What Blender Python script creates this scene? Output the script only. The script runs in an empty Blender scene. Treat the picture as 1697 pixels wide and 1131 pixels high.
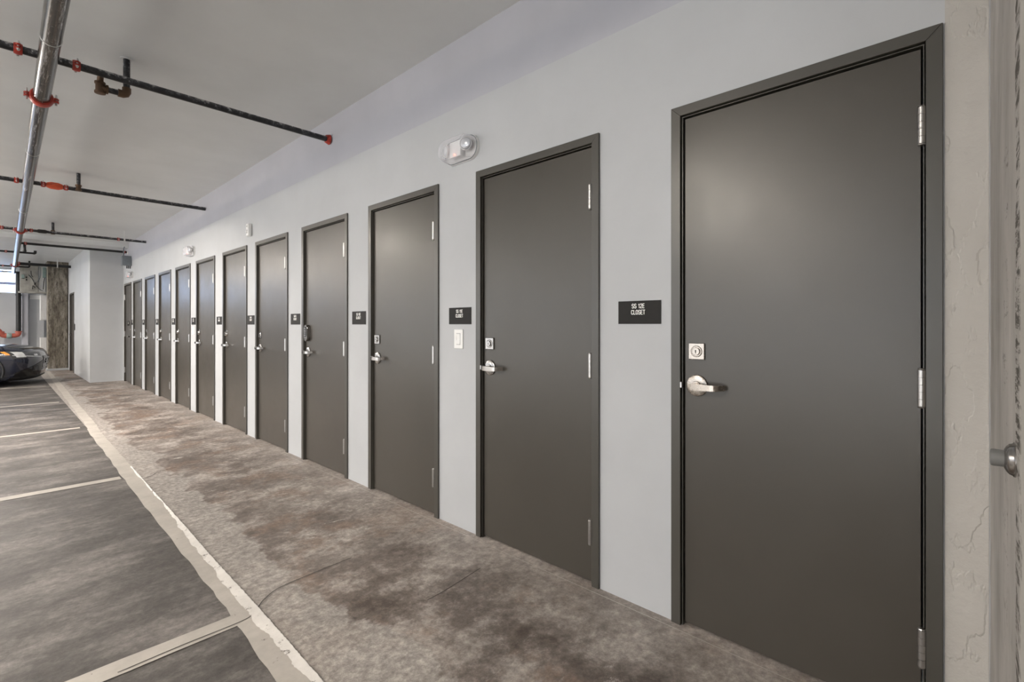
import bpy, bmesh, math, random
from mathutils import Vector, Matrix
random.seed(4)
SC = bpy.context.scene
COL = SC.collection
PI = math.pi

# ------------------------------------------------------------------ camera
cam_d = bpy.data.cameras.new('camera'); cam = bpy.data.objects.new('camera', cam_d); COL.objects.link(cam)
cam.location = (0, 0, 1.264)
cam.rotation_euler = (PI/2, 0, -math.atan(854.5/799))
cam_d.sensor_width = 36; cam_d.lens = 799/1697*36; cam_d.shift_y = -26.5/1697
cam_d.clip_start = 0.02
SC.camera = cam
SC.view_settings.view_transform = 'Standard'
SC.view_settings.look = 'None'
SC.view_settings.gamma = 1
SC.view_settings.use_curve_mapping = False
SC.view_settings.exposure = 1.02

# ------------------------------------------------------------------ daylight outside
w = bpy.data.worlds.new('sky'); SC.world = w; w.use_nodes = True
bg = w.node_tree.nodes['Background']
bg.inputs[1].default_value = 1.35
# bright blue open sky beyond the back wall, duller buildings beyond the left side
wn_ = w.node_tree.nodes; wl_ = w.node_tree.links
tc_ = wn_.new('ShaderNodeTexCoord'); sx_ = wn_.new('ShaderNodeSeparateXYZ'); wl_.new(tc_.outputs['Generated'], sx_.inputs[0])
wr_ = wn_.new('ShaderNodeValToRGB'); wl_.new(sx_.outputs[1], wr_.inputs[0])
wr_.color_ramp.elements[0].position = .90; wr_.color_ramp.elements[0].color = (.80, .86, .93, 1)
wr_.color_ramp.elements[1].position = .97; wr_.color_ramp.elements[1].color = (1.5, 1.95, 2.9, 1)
wl_.new(wr_.outputs[0], bg.inputs[0])

SC.cycles.max_bounces = 12; SC.cycles.diffuse_bounces = 8; SC.cycles.transparent_max_bounces = 12
# low sun entering through the long openings on the far left, landing on the driving aisle
sd = bpy.data.lights.new('sun', 'SUN'); sd.energy = 14; sd.angle = math.radians(1.0); sd.color = (1, .98, .95)
sun = bpy.data.objects.new('sun', sd); COL.objects.link(sun)
sun.rotation_euler = Vector((-math.cos(math.radians(33)), -.12, math.sin(math.radians(33)))).to_track_quat('Z', 'Y').to_euler()

# ------------------------------------------------------------------ dimensions
WX = 1.975          # face of the closet wall
CZ = 3.03           # ceiling
LX = -9.0           # left side of the garage
YB = 21.3           # back wall
YN = -4.0           # behind the camera
JX, JY = 1.395, 13.95   # corner of the jutting wall

# ------------------------------------------------------------------ materials
def mat(name):
    m = bpy.data.materials.new(name); m.use_nodes = True
    nt = m.node_tree
    return m, nt, nt.nodes['Principled BSDF']
def nd(nt, t, **kw):
    n = nt.nodes.new(t)
    for k, v in kw.items():
        if k in n.inputs: n.inputs[k].default_value = v
        else: setattr(n, k, v)
    return n
def noise(nt, scale, detail=4, rough=.55, vec=None, stretch=None):
    n = nt.nodes.new('ShaderNodeTexNoise'); n.inputs['Scale'].default_value = scale
    n.inputs['Detail'].default_value = detail; n.inputs['Roughness'].default_value = rough
    if vec is None:
        g = nt.nodes.new('ShaderNodeNewGeometry'); vec = g.outputs['Position']
    if stretch:
        mp = nt.nodes.new('ShaderNodeMapping'); mp.inputs['Scale'].default_value = stretch
        nt.links.new(vec, mp.inputs[0]); vec = mp.outputs[0]
    nt.links.new(vec, n.inputs['Vector'])
    return n.outputs['Fac']
def ramp(nt, fac, stops):
    r = nt.nodes.new('ShaderNodeValToRGB'); e = r.color_ramp.elements
    while len(e) < len(stops): e.new(.5)
    for el, (p, c) in zip(e, stops):
        el.position = p; el.color = (*c, 1) if len(c) == 3 else c
    nt.links.new(fac, r.inputs[0]); return r.outputs[0]
def mix(nt, fac, a, b, mode='MIX'):
    m = nt.nodes.new('ShaderNodeMix'); m.data_type = 'RGBA'; m.blend_type = mode
    for s, v in ((0, fac), (6, a), (7, b)):
        if hasattr(v, 'links') or hasattr(v, 'is_linked'): nt.links.new(v, m.inputs[s])
        else: m.inputs[s].default_value = v if s == 0 else (*v, 1)
    return m.outputs[2]
def bump(nt, bsdf, h, strength=.2, dist=.01):
    b = nt.nodes.new('ShaderNodeBump'); b.inputs['Strength'].default_value = strength
    b.inputs['Distance'].default_value = dist
    nt.links.new(h, b.inputs['Height']); nt.links.new(b.outputs[0], bsdf.inputs['Normal'])
def mathn(nt, op, a, b=0.0, c=None, clamp=False):
    m = nt.nodes.new('ShaderNodeMath'); m.operation = op; m.use_clamp = clamp
    for i, v in enumerate((a, b, c)):
        if v is None: continue
        if isinstance(v, (int, float)): m.inputs[i].default_value = v
        else: nt.links.new(v, m.inputs[i])
    return m.outputs[0]
def g3(v): return (v, v, v)
def simple(name, col, rough=.5, metal=0, var=.12, scale=20, emit=None):
    m, nt, b = mat(name)
    f = noise(nt, scale)
    c = ramp(nt, f, [(.3, tuple(x*(1-var) for x in col)), (.7, tuple(min(1, x*(1+var)) for x in col))])
    nt.links.new(c, b.inputs['Base Color'])
    b.inputs['Roughness'].default_value = rough; b.inputs['Metallic'].default_value = metal
    if emit:
        b.inputs['Emission Color'].default_value = (*emit[0], 1); b.inputs['Emission Strength'].default_value = emit[1]
    return m

M = {}
def wallmat(name, col, bs=.25):
    m, nt, b = mat(name)
    f = noise(nt, 1.3, 5, .6)
    c = ramp(nt, f, [(.3, tuple(x*.94 for x in col)), (.7, tuple(x*1.05 for x in col))])
    nt.links.new(c, b.inputs['Base Color']); b.inputs['Roughness'].default_value = .6
    h = mathn(nt, 'ADD', noise(nt, 4, 6, .6), mathn(nt, 'MULTIPLY', noise(nt, 40, 3), .15))
    bump(nt, b, h, bs, .012)
    return m
M['wall'] = wallmat('wall_paint', (.468, .482, .500), .10)
M['beam'] = wallmat('upper_wall_grey', (.425, .43, .475), .12)  # cooler, slightly darker grey than the main wall colour
M['ceiling'] = wallmat('ceiling_paint', (.66, .678, .69), .12)
# rough plaster by the concrete
m, nt, b = mat('rough_plaster'); M['plaster'] = m
f = noise(nt, 2, 6, .6)
nt.links.new(ramp(nt, f, [(.3, (.45, .43, .40)), (.7, (.52, .50, .47))]), b.inputs['Base Color'])
b.inputs['Roughness'].default_value = .6
h1 = noise(nt, 7, 5, .55, stretch=(1, 1, .45))
h1 = ramp(nt, h1, [(.48, g3(0)), (.5, g3(.55)), (.62, g3(.7)), (.64, g3(1))])
bump(nt, b, mathn(nt, 'ADD', h1, noise(nt, 30, 4)), .42, .008)
# floor
m, nt, b = mat('concrete_floor'); M['floor'] = m
geo = nt.nodes.new('ShaderNodeNewGeometry'); sep = nt.nodes.new('ShaderNodeSeparateXYZ')
nt.links.new(geo.outputs['Position'], sep.inputs[0]); X, Y = sep.outputs[0], sep.outputs[1]
big = noise(nt, .9, 9, .70); mid = noise(nt, 2.8, 12, .76); fine = noise(nt, 26, 8, .82)
streak = noise(nt, 1.7, 9, .70, stretch=(.75, 1.4, 1))
walk = ramp(nt, big, [(.38, (.10, .080, .067)), (.5, (.19, .160, .141)), (.60, (.35, .318, .293))])
walk = mix(nt, .62, walk, ramp(nt, mid, [(.40, (.075, .058, .049)), (.5, (.185, .158, .141)), (.60, (.46, .42, .39))]))
park = ramp(nt, streak, [(.37, (.046, .041, .038)), (.5, (.084, .077, .072)), (.63, (.180, .166, .156))])
side = mathn(nt, 'GREATER_THAN', X, .76)
col = mix(nt, side, park, walk)
# rust-brown blotches on the walkway
blot = ramp(nt, noise(nt, 1.7, 6, .7), [(.52, g3(0)), (.60, g3(.6))])
col = mix(nt, mathn(nt, 'MULTIPLY', blot, side), col, (.22, .155, .118))
aisle = mathn(nt, 'LESS_THAN', X, -4.2)
col = mix(nt, aisle, col, (.42, .40, .37))  # unseen aisle floor made paler to bounce light up to the ceiling
# pale feathered patch along the painted line
wob = mathn(nt, 'ADD', mathn(nt, 'MULTIPLY', mathn(nt, 'SUBTRACT', noise(nt, 2.3, 6, .6), .5), .65), mathn(nt, 'MULTIPLY', mathn(nt, 'SUBTRACT', noise(nt, .8, 2), .5), .35))
edge = mathn(nt, 'ADD', X, wob)
pm = ramp(nt, mathn(nt, 'SUBTRACT', edge, .6), [(.42, g3(1)), (.445, g3(0))])
pm = mathn(nt, 'MULTIPLY', mathn(nt, 'MULTIPLY', pm, side), .72)
col = mix(nt, pm, col, ramp(nt, fine, [(.3, (.27, .25, .232)), (.7, (.42, .395, .37))]))
# floor grows paler towards the closet wall, broken up by noise
wm = ramp(nt, mathn(nt, 'ADD', X, mathn(nt, 'MULTIPLY', mathn(nt, 'SUBTRACT', mid, .5), 1.0)), [(.0, g3(0)), (1, g3(1))])
ws = nt.nodes.new('ShaderNodeMapRange'); ws.inputs[1].default_value = 1.45; ws.inputs[2].default_value = 2.05
ws.inputs[3].default_value = 0; ws.inputs[4].default_value = .6
nt.links.new(mathn(nt, 'ADD', X, mathn(nt, 'MULTIPLY', mathn(nt, 'SUBTRACT', mid, .5), 1.2)), ws.inputs[0])
col = mix(nt, ws.outputs[0], col, (.45, .41, .38))
# white scuffs
sc1 = ramp(nt, noise(nt, 4, 12, .86, stretch=(.7, 1.5, 1)), [(.56, g3(0)), (.62, g3(.75))])
zone = ramp(nt, noise(nt, .8, 2), [(.45, g3(0)), (.6, g3(1))])
col = mix(nt, mathn(nt, 'MULTIPLY', mathn(nt, 'MULTIPLY', sc1, zone), side), col, (.66, .62, .58))
sp = ramp(nt, fine, [(.36, g3(.66)), (.5, g3(1.0)), (.62, g3(1.38))])
col = mix(nt, 1.0, col, sp, 'MULTIPLY')
nt.links.new(col, b.inputs['Base Color'])
nt.links.new(ramp(nt, mid, [(.3, g3(.50)), (.7, g3(.70))]), b.inputs['Roughness'])
bump(nt, b, mathn(nt, 'ADD', mathn(nt, 'MULTIPLY', mid, 1.0), mathn(nt, 'MULTIPLY', fine, .3)), .35, .01)

def paintmat(name, col, wear):
    m, nt, b = mat(name)
    n1 = noise(nt, 14, 9, .78)
    k = ramp(nt, n1, [(wear-.02, g3(1)), (wear+.02, g3(0))])
    c = ramp(nt, noise(nt, 5, 6, .7), [(.3, tuple(x*.82 for x in col)), (.7, tuple(x*1.12 for x in col))])
    nt.links.new(mix(nt, k, c, (.17, .155, .14)), b.inputs['Base Color']); b.inputs['Roughness'].default_value = .6
    bump(nt, b, n1, .3, .004)
    return m
M['line'] = paintmat('worn_line_paint', (.42, .395, .36), .36)
M['line2'] = paintmat('lit_edge_paint', (.60, .58, .55), .40)  # whiter copy of the line colour: light caught by the bevel is painted in
M['joint'] = simple('joint_dark', (.05, .045, .04), .9)
M['chalk'] = simple('pale_joint', (.52, .49, .46), .9)

def doormat(name, col):
    m, nt, b = mat(name)
    f = noise(nt, 1.6, 5, .6)
    nt.links.new(ramp(nt, f, [(.3, tuple(x*.93 for x in col)), (.7, tuple(x*1.07 for x in col))]), b.inputs['Base Color'])
    # faint scuffs
    sc = noise(nt, 9, 9, .82, stretch=(1, 1, 1.6))
    nt.links.new(ramp(nt, noise(nt, 3, 5, .7), [(.3, g3(.29)), (.7, g3(.36))]), b.inputs['Roughness'])
    b.inputs['Specular IOR Level'].default_value = .62
    bump(nt, b, noise(nt, 260, 2), .06, .001)
    return m
M['door'] = doormat('door_grey_paint', (.056, .0495, .041))
M['door_brown'] = doormat('door_brown_paint', (.045, .039, .032))
M['frame'] = doormat('frame_grey_paint', (.062, .058, .050))
M['void'] = simple('dark_gap', (.006, .006, .007), .8)

def metal(name, col, rough, sc=60):
    m, nt, b = mat(name)
    f = noise(nt, sc, 5, .7)
    nt.links.new(ramp(nt, f, [(.3, tuple(x*.97 for x in col)), (.7, tuple(min(1, x*1.02) for x in col))]), b.inputs['Base Color'])
    nt.links.new(ramp(nt, f, [(.3, g3(rough*.98)), (.7, g3(rough*1.03))]), b.inputs['Roughness'])
    b.inputs['Metallic'].default_value = 1
    return m
M['chrome'] = metal('satin_chrome', (.40, .385, .37), .22)
M['nickel'] = metal('satin_nickel', (.43, .39, .35), .27)
M['hinge'] = metal('hinge_steel', (.48, .47, .46), .32, 40)
M['steel'] = metal('zinc_bolt', (.6, .6, .6), .35)
M['brass'] = metal('aged_brass', (.15, .10, .07), .5)

# sprinkler pipes
m, nt, b = mat('dusty_black_pipe'); M['pipe'] = m
g = nt.nodes.new('ShaderNodeNewGeometry')
sp_ = nt.nodes.new('ShaderNodeSeparateXYZ'); nt.links.new(g.outputs['Normal'], sp_.inputs[0])
k = mathn(nt, 'ADD', noise(nt, 26, 8, .8), mathn(nt, 'MULTIPLY', sp_.outputs[2], .10))
nt.links.new(ramp(nt, k, [(.44, (.010, .011, .014)), (.56, (.05, .052, .06)), (.62, (.38, .38, .39))]), b.inputs['Base Color'])
b.inputs['Roughness'].default_value = .38
m, nt, b = mat('main_pipe_steel'); M['main'] = m
k = noise(nt, 5, 9, .78, stretch=(9, .5, 9))
k2 = noise(nt, 40, 6, .8)
c = ramp(nt, k, [(.44, (.014, .014, .014)), (.54, (.065, .052, .040)), (.64, (.34, .34, .35))])
c = mix(nt, ramp(nt, k2, [(.60, g3(0)), (.68, g3(.7))]), c, (.6, .6, .6))
nt.links.new(c, b.inputs['Base Color']); b.inputs['Metallic'].default_value = .15; b.inputs['Roughness'].default_value = .2; b.inputs['Specular IOR Level'].default_value = .55
M['red'] = simple('red_coupling_paint', (.36, .035, .022), .4, 0, .3, 30)
M['orange'] = simple('orange_coupling', (.62, .09, .03), .4)
M['redpipe'] = simple('red_valve_paint', (.42, .10, .07), .45)
M['black'] = simple('black_plastic', (.012, .012, .013), .4)
M['blackpipe'] = simple('black_iron_pipe', (.008, .009, .010), .45, 0, .5)
M['sign'] = simple('sign_charcoal', (.014, .013, .012), .6)
M['sign'].node_tree.nodes['Principled BSDF'].inputs['Specular IOR Level'].default_value = .25
M['white'] = simple('white_plastic', (.78, .78, .77), .35, 0, .02)
M['letter'] = simple('sign_white_letter', (.85, .85, .83), .5, 0, .02)
M['greybox'] = simple('grey_enamel', (.17, .19, .21), .4)
M['panel'] = simple('grey_board', (.36, .355, .33), .7, 0, .2, 6)
M['enclosure'] = simple('white_enamel', (.66, .66, .66), .35, 0, .03)
M['greenbox'] = simple('pale_green_enamel', (.25, .34, .32), .5)
M['rubber'] = simple('grey_rubber', (.16, .16, .155), .6)
M['led'] = simple('red_indicator', (.8, .1, .08), .4, emit=((1, .12, .08), 3))
M['lampwarm'] = simple('lamp_diffuser', (.9, .9, .85), .5, emit=((1, .90, .76), 30))
M['bluetrim'] = simple('bluish_sash', (.42, .48, .72), .5)
# clear plastic
m, nt, b = mat('clear_plastic'); M['clear'] = m
b.inputs['Roughness'].default_value = .06; b.inputs['Base Color'].default_value = (.9, .9, .93, 1)
tr = nt.nodes.new('ShaderNodeBsdfTransparent'); tr.inputs[0].default_value = (.93, .93, .95, 1)
ms = nt.nodes.new('ShaderNodeMixShader'); lw = nt.nodes.new('ShaderNodeLayerWeight'); lw.inputs[0].default_value = .35
fa = mathn(nt, 'MULTIPLY_ADD', lw.outputs['Facing'], .55, .10)
nt.links.new(fa, ms.inputs[0]); nt.links.new(tr.outputs[0], ms.inputs[1]); nt.links.new(b.outputs[0], ms.inputs[2])
nt.links.new(ms.outputs[0], nt.nodes['Material Output'].inputs[0])
m, nt, b = mat('window_glass'); M['glass'] = m
b.inputs['Roughness'].default_value = .03
tr = nt.nodes.new('ShaderNodeBsdfTransparent'); tr.inputs[0].default_value = (.93, .96, .98, 1)
ms = nt.nodes.new('ShaderNodeMixShader'); ms.inputs[0].default_value = .08
nt.links.new(tr.outputs[0], ms.inputs[1]); nt.links.new(b.outputs[0], ms.inputs[2])
nt.links.new(ms.outputs[0], nt.nodes['Material Output'].inputs[0])
# board-formed concrete
def concmat(name, lo, md, hi, st, pit):
    m, nt, b = mat(name)
    f = noise(nt, 3.2, 8, .7, stretch=st)
    c = ramp(nt, f, [(.3, lo), (.5, md), (.7, hi)])
    f2 = noise(nt, 11, 8, .78, stretch=(st[0]*.8, st[1]*.8, st[2]))
    c = mix(nt, ramp(nt, f2, [(pit-.02, g3(.8)), (pit+.12, g3(0))]), c, tuple(x*.4 for x in lo))
    nt.links.new(c, b.inputs['Base Color']); b.inputs['Roughness'].default_value = .8
    bump(nt, b, mathn(nt, 'ADD', f, f2), .5, .01)
    return m
M['conc'] = concmat('stained_concrete', (.075, .060, .042), (.19, .168, .135), (.40, .37, .325), (2.8, 2.8, .6), .395)
M['conc_near'] = concmat('pale_board_concrete', (.27, .255, .23), (.37, .35, .325), (.47, .45, .42), (1.1, 1.1, .55), .25)
nt = M['conc_near'].node_tree; b = nt.nodes['Principled BSDF']
old = b.inputs['Base Color'].links[0].from_socket
g_ = nt.nodes.new('ShaderNodeNewGeometry'); s_ = nt.nodes.new('ShaderNodeSeparateXYZ'); nt.links.new(g_.outputs['Position'], s_.inputs[0])
d_ = mathn(nt, 'ABSOLUTE', mathn(nt, 'SUBTRACT', mathn(nt, 'ADD', s_.outputs[0], mathn(nt, 'MULTIPLY', s_.outputs[2], -.02)), .99))
band = mathn(nt, 'LESS_THAN', d_, mathn(nt, 'MULTIPLY', noise(nt, 3, 4), .09))
pits = ramp(nt, noise(nt, 7, 9, .85, stretch=(1, 1, 6)), [(.49, g3(0)), (.53, g3(1))])
c = mix(nt, mathn(nt, 'MULTIPLY', band, pits), old, (.07, .062, .052))
d2 = mathn(nt, 'ABSOLUTE', mathn(nt, 'SUBTRACT', s_.outputs[0], 1.30))
band2 = mathn(nt, 'LESS_THAN', d2, .07)
p2 = ramp(nt, noise(nt, 5, 9, .85, stretch=(1, 1, 5)), [(.57, g3(0)), (.60, g3(.8))])
c = mix(nt, mathn(nt, 'MULTIPLY', band2, p2), c, (.10, .09, .078))
c = mix(nt, mathn(nt, 'MULTIPLY', mathn(nt, 'LESS_THAN', s_.outputs[0], .99), .35), c, (.60, .575, .54))
nt.links.new(c, b.inputs['Base Color'])
M['navy'] = simple('navy_car_paint', (.004, .007, .020), .18, 0, .05)
M['navy'].node_tree.nodes['Principled BSDF'].inputs['Coat Weight'].default_value = 1
M['gloss'] = simple('gloss_black_trim', (.006, .006, .007), .12, 0, .05)
M['tyre'] = simple('tyre_rubber', (.012, .012, .012), .8)
M['alloy'] = metal('alloy_wheel', (.35, .35, .36), .35)
M['amber'] = simple('amber_reflector', (.75, .28, .03), .3)
M['lens'] = simple('headlight_lens', (.62, .64, .66), .12, .3)
M['lensdark'] = simple('headlight_inner', (.10, .105, .11), .12, .6)

# ------------------------------------------------------------------ mesh helpers
def link(name, me, parent=None):
    o = bpy.data.objects.new(name, me); COL.objects.link(o)
    if parent is not None: o.parent = parent
    return o
def finish(bm, name, m, parent=None, smooth=False, auto=None):
    bmesh.ops.recalc_face_normals(bm, faces=bm.faces)
    me = bpy.data.meshes.new(name); bm.to_mesh(me); bm.free()
    for x in (m if isinstance(m, (list, tuple)) else [m]): me.materials.append(x)
    if smooth:
        for p in me.polygons: p.use_smooth = True
        if auto is not None:
            try: me.set_sharp_from_angle(angle=math.radians(auto))
            except Exception: pass
    return link(name, me, parent)
def box(bm, x0, x1, y0, y1, z0, z1, bev=0, seg=1):
    vs = [bm.verts.new((x, y, z)) for x in (x0, x1) for y in (y0, y1) for z in (z0, z1)]
    fs = [bm.faces.new([vs[i] for i in q]) for q in ((0,1,3,2),(4,6,7,5),(0,4,5,1),(2,3,7,6),(0,2,6,4),(1,5,7,3))]
    if bev:
        es = list({e for f in fs for e in f.edges})
        bmesh.ops.bevel(bm, geom=es, offset=bev, segments=seg, affect='EDGES', profile=.5)
    return fs
def tube(bm, pts, r, n=14, cap=True):
    pts = [Vector(p) for p in pts]; rings = []
    rs = r if isinstance(r, (list, tuple)) else [r]*len(pts)
    prev = None
    for i, p in enumerate(pts):
        if i == 0: t = pts[1]-p
        elif i == len(pts)-1: t = p-pts[i-1]
        else: t = (p-pts[i-1]).normalized()+(pts[i+1]-p).normalized()
        t.normalize()
        if prev is None:
            a = Vector((0, 0, 1)) if abs(t.z) < .9 else Vector((1, 0, 0))
            u = t.cross(a).normalized()
        else:
            u = (prev - t*prev.dot(t)).normalized()
        prev = u; v = t.cross(u)
        rings.append([bm.verts.new(p+(u*math.cos(2*PI*k/n)+v*math.sin(2*PI*k/n))*rs[i]) for k in range(n)])
    for a, b_ in zip(rings, rings[1:]):
        for k in range(n): bm.faces.new((a[k], a[(k+1) % n], b_[(k+1) % n], b_[k]))
    if cap: bm.faces.new(rings[0][::-1]); bm.faces.new(rings[-1])
def lathe(bm, prof, origin, axis, n=28):
    """prof = [(distance along axis, radius)]"""
    o = Vector(origin); ax = Vector(axis).normalized()
    a = Vector((0, 0, 1)) if abs(ax.z) < .9 else Vector((1, 0, 0))
    u = ax.cross(a).normalized(); v = ax.cross(u); rings = []
    for d, r in prof:
        rings.append([bm.verts.new(o+ax*d+(u*math.cos(2*PI*k/n)+v*math.sin(2*PI*k/n))*max(r, 1e-5)) for k in range(n)])
    for a_, b_ in zip(rings, rings[1:]):
        for k in range(n): bm.faces.new((a_[k], a_[(k+1) % n], b_[(k+1) % n], b_[k]))
    bm.faces.new(rings[0][::-1]); bm.faces.new(rings[-1])
def prism(bm, poly, axis, a0, a1, bev=0):
    """poly of 2-tuples in the plane perpendicular to axis (0:x -> (y,z), 1:y -> (x,z), 2:z -> (x,y))"""
    def P(p, a): return ((a, p[0], p[1]), (p[0], a, p[1]), (p[0], p[1], a))[axis]
    A = [bm.verts.new(P(p, a0)) for p in poly]; B = [bm.verts.new(P(p, a1)) for p in poly]
    fs = [bm.faces.new(A[::-1]), bm.faces.new(B)]
    n = len(poly)
    for i in range(n): fs.append(bm.faces.new((A[i], A[(i+1) % n], B[(i+1) % n], B[i])))
    if bev:
        bmesh.ops.bevel(bm, geom=list({e for f in fs for e in f.edges}), offset=bev, segments=1, affect='EDGES')
def stadium(w, h, r, n=6):
    out = []
    for cx, cy, a0 in ((w/2-r, h/2-r, 0), (-w/2+r, h/2-r, 90), (-w/2+r, -h/2+r, 180), (w/2-r, -h/2+r, 270)):
        for k in range(n+1):
            a = math.radians(a0+90*k/n); out.append((cx+r*math.cos(a), cy+r*math.sin(a)))
    return out
def tag(o, label=None, cat=None, group=None, kind=None):
    if label: o['label'] = label
    if cat: o['category'] = cat
    if group: o['group'] = group
    if kind: o['kind'] = kind
    return o
def empty(name, loc, rz=0):
    o = bpy.data.objects.new(name, None); COL.objects.link(o); o.location = loc; o.rotation_euler = (0, 0, rz)
    o.empty_display_size = .1
    return o
def copy_tree(o, parent=None):
    c = o.copy(); COL.objects.link(c)
    if parent is not None: c.parent = parent
    for ch in list(o.children): copy_tree(ch, c)
    return c
def B(): return bmesh.new()

# ------------------------------------------------------------------ floor, ceiling
bm = B()
box(bm, LX-3, 3.2, YN-1, YB+.6, -.2, 0)
fl = finish(bm, 'floor', M['floor']); tag(fl, 'brown-grey stained concrete floor with scuffs', 'floor', kind='structure')
def ribbon(bm, pts, wd, z=.0012, th=.0008):
    pts = [Vector((p[0], p[1], 0)) for p in pts]; L = []; R = []
    for i, p in enumerate(pts):
        t = (pts[min(i+1, len(pts)-1)]-pts[max(i-1, 0)]).normalized(); nrm = Vector((-t.y, t.x, 0))
        L.append(p+nrm*wd/2); R.append(p-nrm*wd/2)
    vl = [bm.verts.new((p.x, p.y, z)) for p in L]; vr = [bm.verts.new((p.x, p.y, z)) for p in R]
    for i in range(len(pts)-1): bm.faces.new((vl[i], vr[i], vr[i+1], vl[i+1]))
def smooth_path(pts, n=6):
    out = []
    P = [Vector((*p[:2], p[2] if len(p) > 2 else 0)) for p in pts]
    for i in range(len(P)-1):
        a, b_, c_, d = P[max(i-1, 0)], P[i], P[i+1], P[min(i+2, len(P)-1)]
        for k in range(n):
            t = k/n
            out.append(.5*((2*b_)+(c_-a)*t+(2*a-5*b_+4*c_-d)*t*t+(3*b_-a-3*c_+d)*t**3))
    out.append(P[-1]); return [tuple(p) for p in out]
bm = B()
ribbon(bm, smooth_path([(.30, 2.237), (.50, 2.243), (.69, 2.24), (.756, 2.253), (.80, 2.30), (.842, 2.345), (.93, 2.395), (1.111, 2.41), (1.313, 2.417)]), .005, .0042)
ribbon(bm, smooth_path([(1.35, 1.795), (1.467, 1.80), (1.718, 1.83)]), .004)
ribbon(bm, smooth_path([(1.10, 5.10), (.95, 5.05), (.90, 4.98), (.84, 4.93)]), .006)
finish(bm, 'control_joint', M['joint'], fl)
bm = B(); ribbon(bm, smooth_path([(1.926, .0), (1.929, 1.0), (1.924, 2), (1.926, 3.3), (1.922, 5.2)]), .0035)
finish(bm, 'pale_seam', M['chalk'], fl)

bm = B()
box(bm, LX-.2, 3.2, YN-1, YB+.6, CZ, CZ+.2)
cl = finish(bm, 'ceiling', M['ceiling']); tag(cl, 'flat grey painted concrete ceiling', 'ceiling', kind='structure')
bm = B(); box(bm, LX, WX+.1, 13.2, 13.75, 2.93, CZ+.02)
tag(finish(bm, 'trim_1', M['ceiling']), 'shallow dropped beam crossing the ceiling before the end wall', 'beam', kind='structure')

# painted wide line along the walkway
Lp = [(.931, 18.209), (.846, 13.88), (.800, 10.716), (.769, 8.195), (.740, 7.43), (.728, 6.027), (.713, 5.106), (.705, 4.0), (.700, 2.908), (.694, 2.328), (.672, 1.70), (.665, 1.0), (.67, .2)]
Rp = [(.995, 18.209), (.950, 13.88), (.899, 10.716), (.868, 8.195), (.842, 7.43), (.827, 6.027), (.818, 5.106), (.802, 4.0), (.790, 2.908), (.791, 2.328), (.780, 1.70), (.775, 1.0), (.78, .2)]
Ls, Rs = smooth_path(Lp, 8), smooth_path(Rp, 8)
bm = B(); va = []; vb = []
for i, (a, b_) in enumerate(zip(Ls, Rs)):
    j = .004*math.sin(i*1.7)+random.uniform(-.002, .002); j2 = .003*math.sin(i*2.3)+random.uniform(-.002, .002)
    va.append(bm.verts.new((a[0]+j, a[1], .003))); vb.append(bm.verts.new((b_[0]+j2, b_[1], .003)))
for i in range(len(va)-1): bm.faces.new((va[i], vb[i], vb[i+1], va[i+1]))
wl = finish(bm, 'walkway_line', M['line'])
tag(wl, 'wide worn off-white painted line dividing the parking bays from the walkway', 'painted line')
Ip = [(.845, 5.40), (.818, 4.45), (.790, 3.80), (.768, 3.30), (.765, 2.955), (.750, 2.272), (.756, 1.786), (.752, 1.3), (.752, .2)]
Ro = [(.815, 5.40), (.806, 4.45), (.802, 3.80), (.797, 3.30), (.792, 2.955), (.791, 2.272), (.784, 1.786), (.779, 1.3), (.782, .2)]
a_, b2 = smooth_path(Ip, 40), smooth_path(Ro, 40)
bm = B(); va = []; vb = []
for i, (p, q) in enumerate(zip(a_, b2)):
    va.append(bm.verts.new((min(p[0], q[0]-.003)+random.uniform(-.003, .003)+.006*math.sin(i*.31)*math.sin(i*.083), p[1], .004))); vb.append(bm.verts.new((q[0]+.004+random.uniform(-.002, .002), q[1], .010)))
for i in range(len(va)-1): bm.faces.new((va[i], vb[i], vb[i+1], va[i+1]))
finish(bm, 'lit_paint_edge', M['line2'], wl)['label'] = 'ridge along the line, whitened as if catching the light'
desc = ['nearest the camera', 'second nearest', 'third nearest', 'fourth nearest', 'in front of the dark car']
for y, d in zip((2.27, 5.08, 7.92, 10.80, 13.85), desc):
    bm = B(); va = []; vb = []
    n = 40; wdt = .098 if y < 6 else .085
    for i in range(n+1):
        x = .70 - i*.125
        va.append(bm.verts.new((x, y-wdt/2+random.uniform(-.002, .002), .0025))); vb.append(bm.verts.new((x, y+wdt/2+random.uniform(-.002, .002), .0025)))
    for i in range(n): bm.faces.new((va[i], va[i+1], vb[i+1], vb[i]))
    tag(finish(bm, 'parking_line', M['line']), 'off-white parking bay stripe meeting the walkway line, ' + d, 'painted line', 'parking bay stripes')

# ------------------------------------------------------------------ closet wall with door openings
DW, DH = .864, 2.184
# (Y right edge) measured for each door
DY = [.044, 1.270, 2.496, 3.690, 4.880, 6.020, 7.215, 8.390, 9.560, 10.730, 11.900, 12.96]
SPANS = [(y, y+DW) for y in DY[:-1]] + [(12.98, 13.80)]
bm = B()
ycur = -.06; e = .008
for (a, b_) in SPANS:
    box(bm, WX, WX+.16, ycur, a+e, 0, DH-e)
    ycur = b_-e
box(bm, WX, WX+.16, ycur, JY+.1, 0, DH-e)
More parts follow.
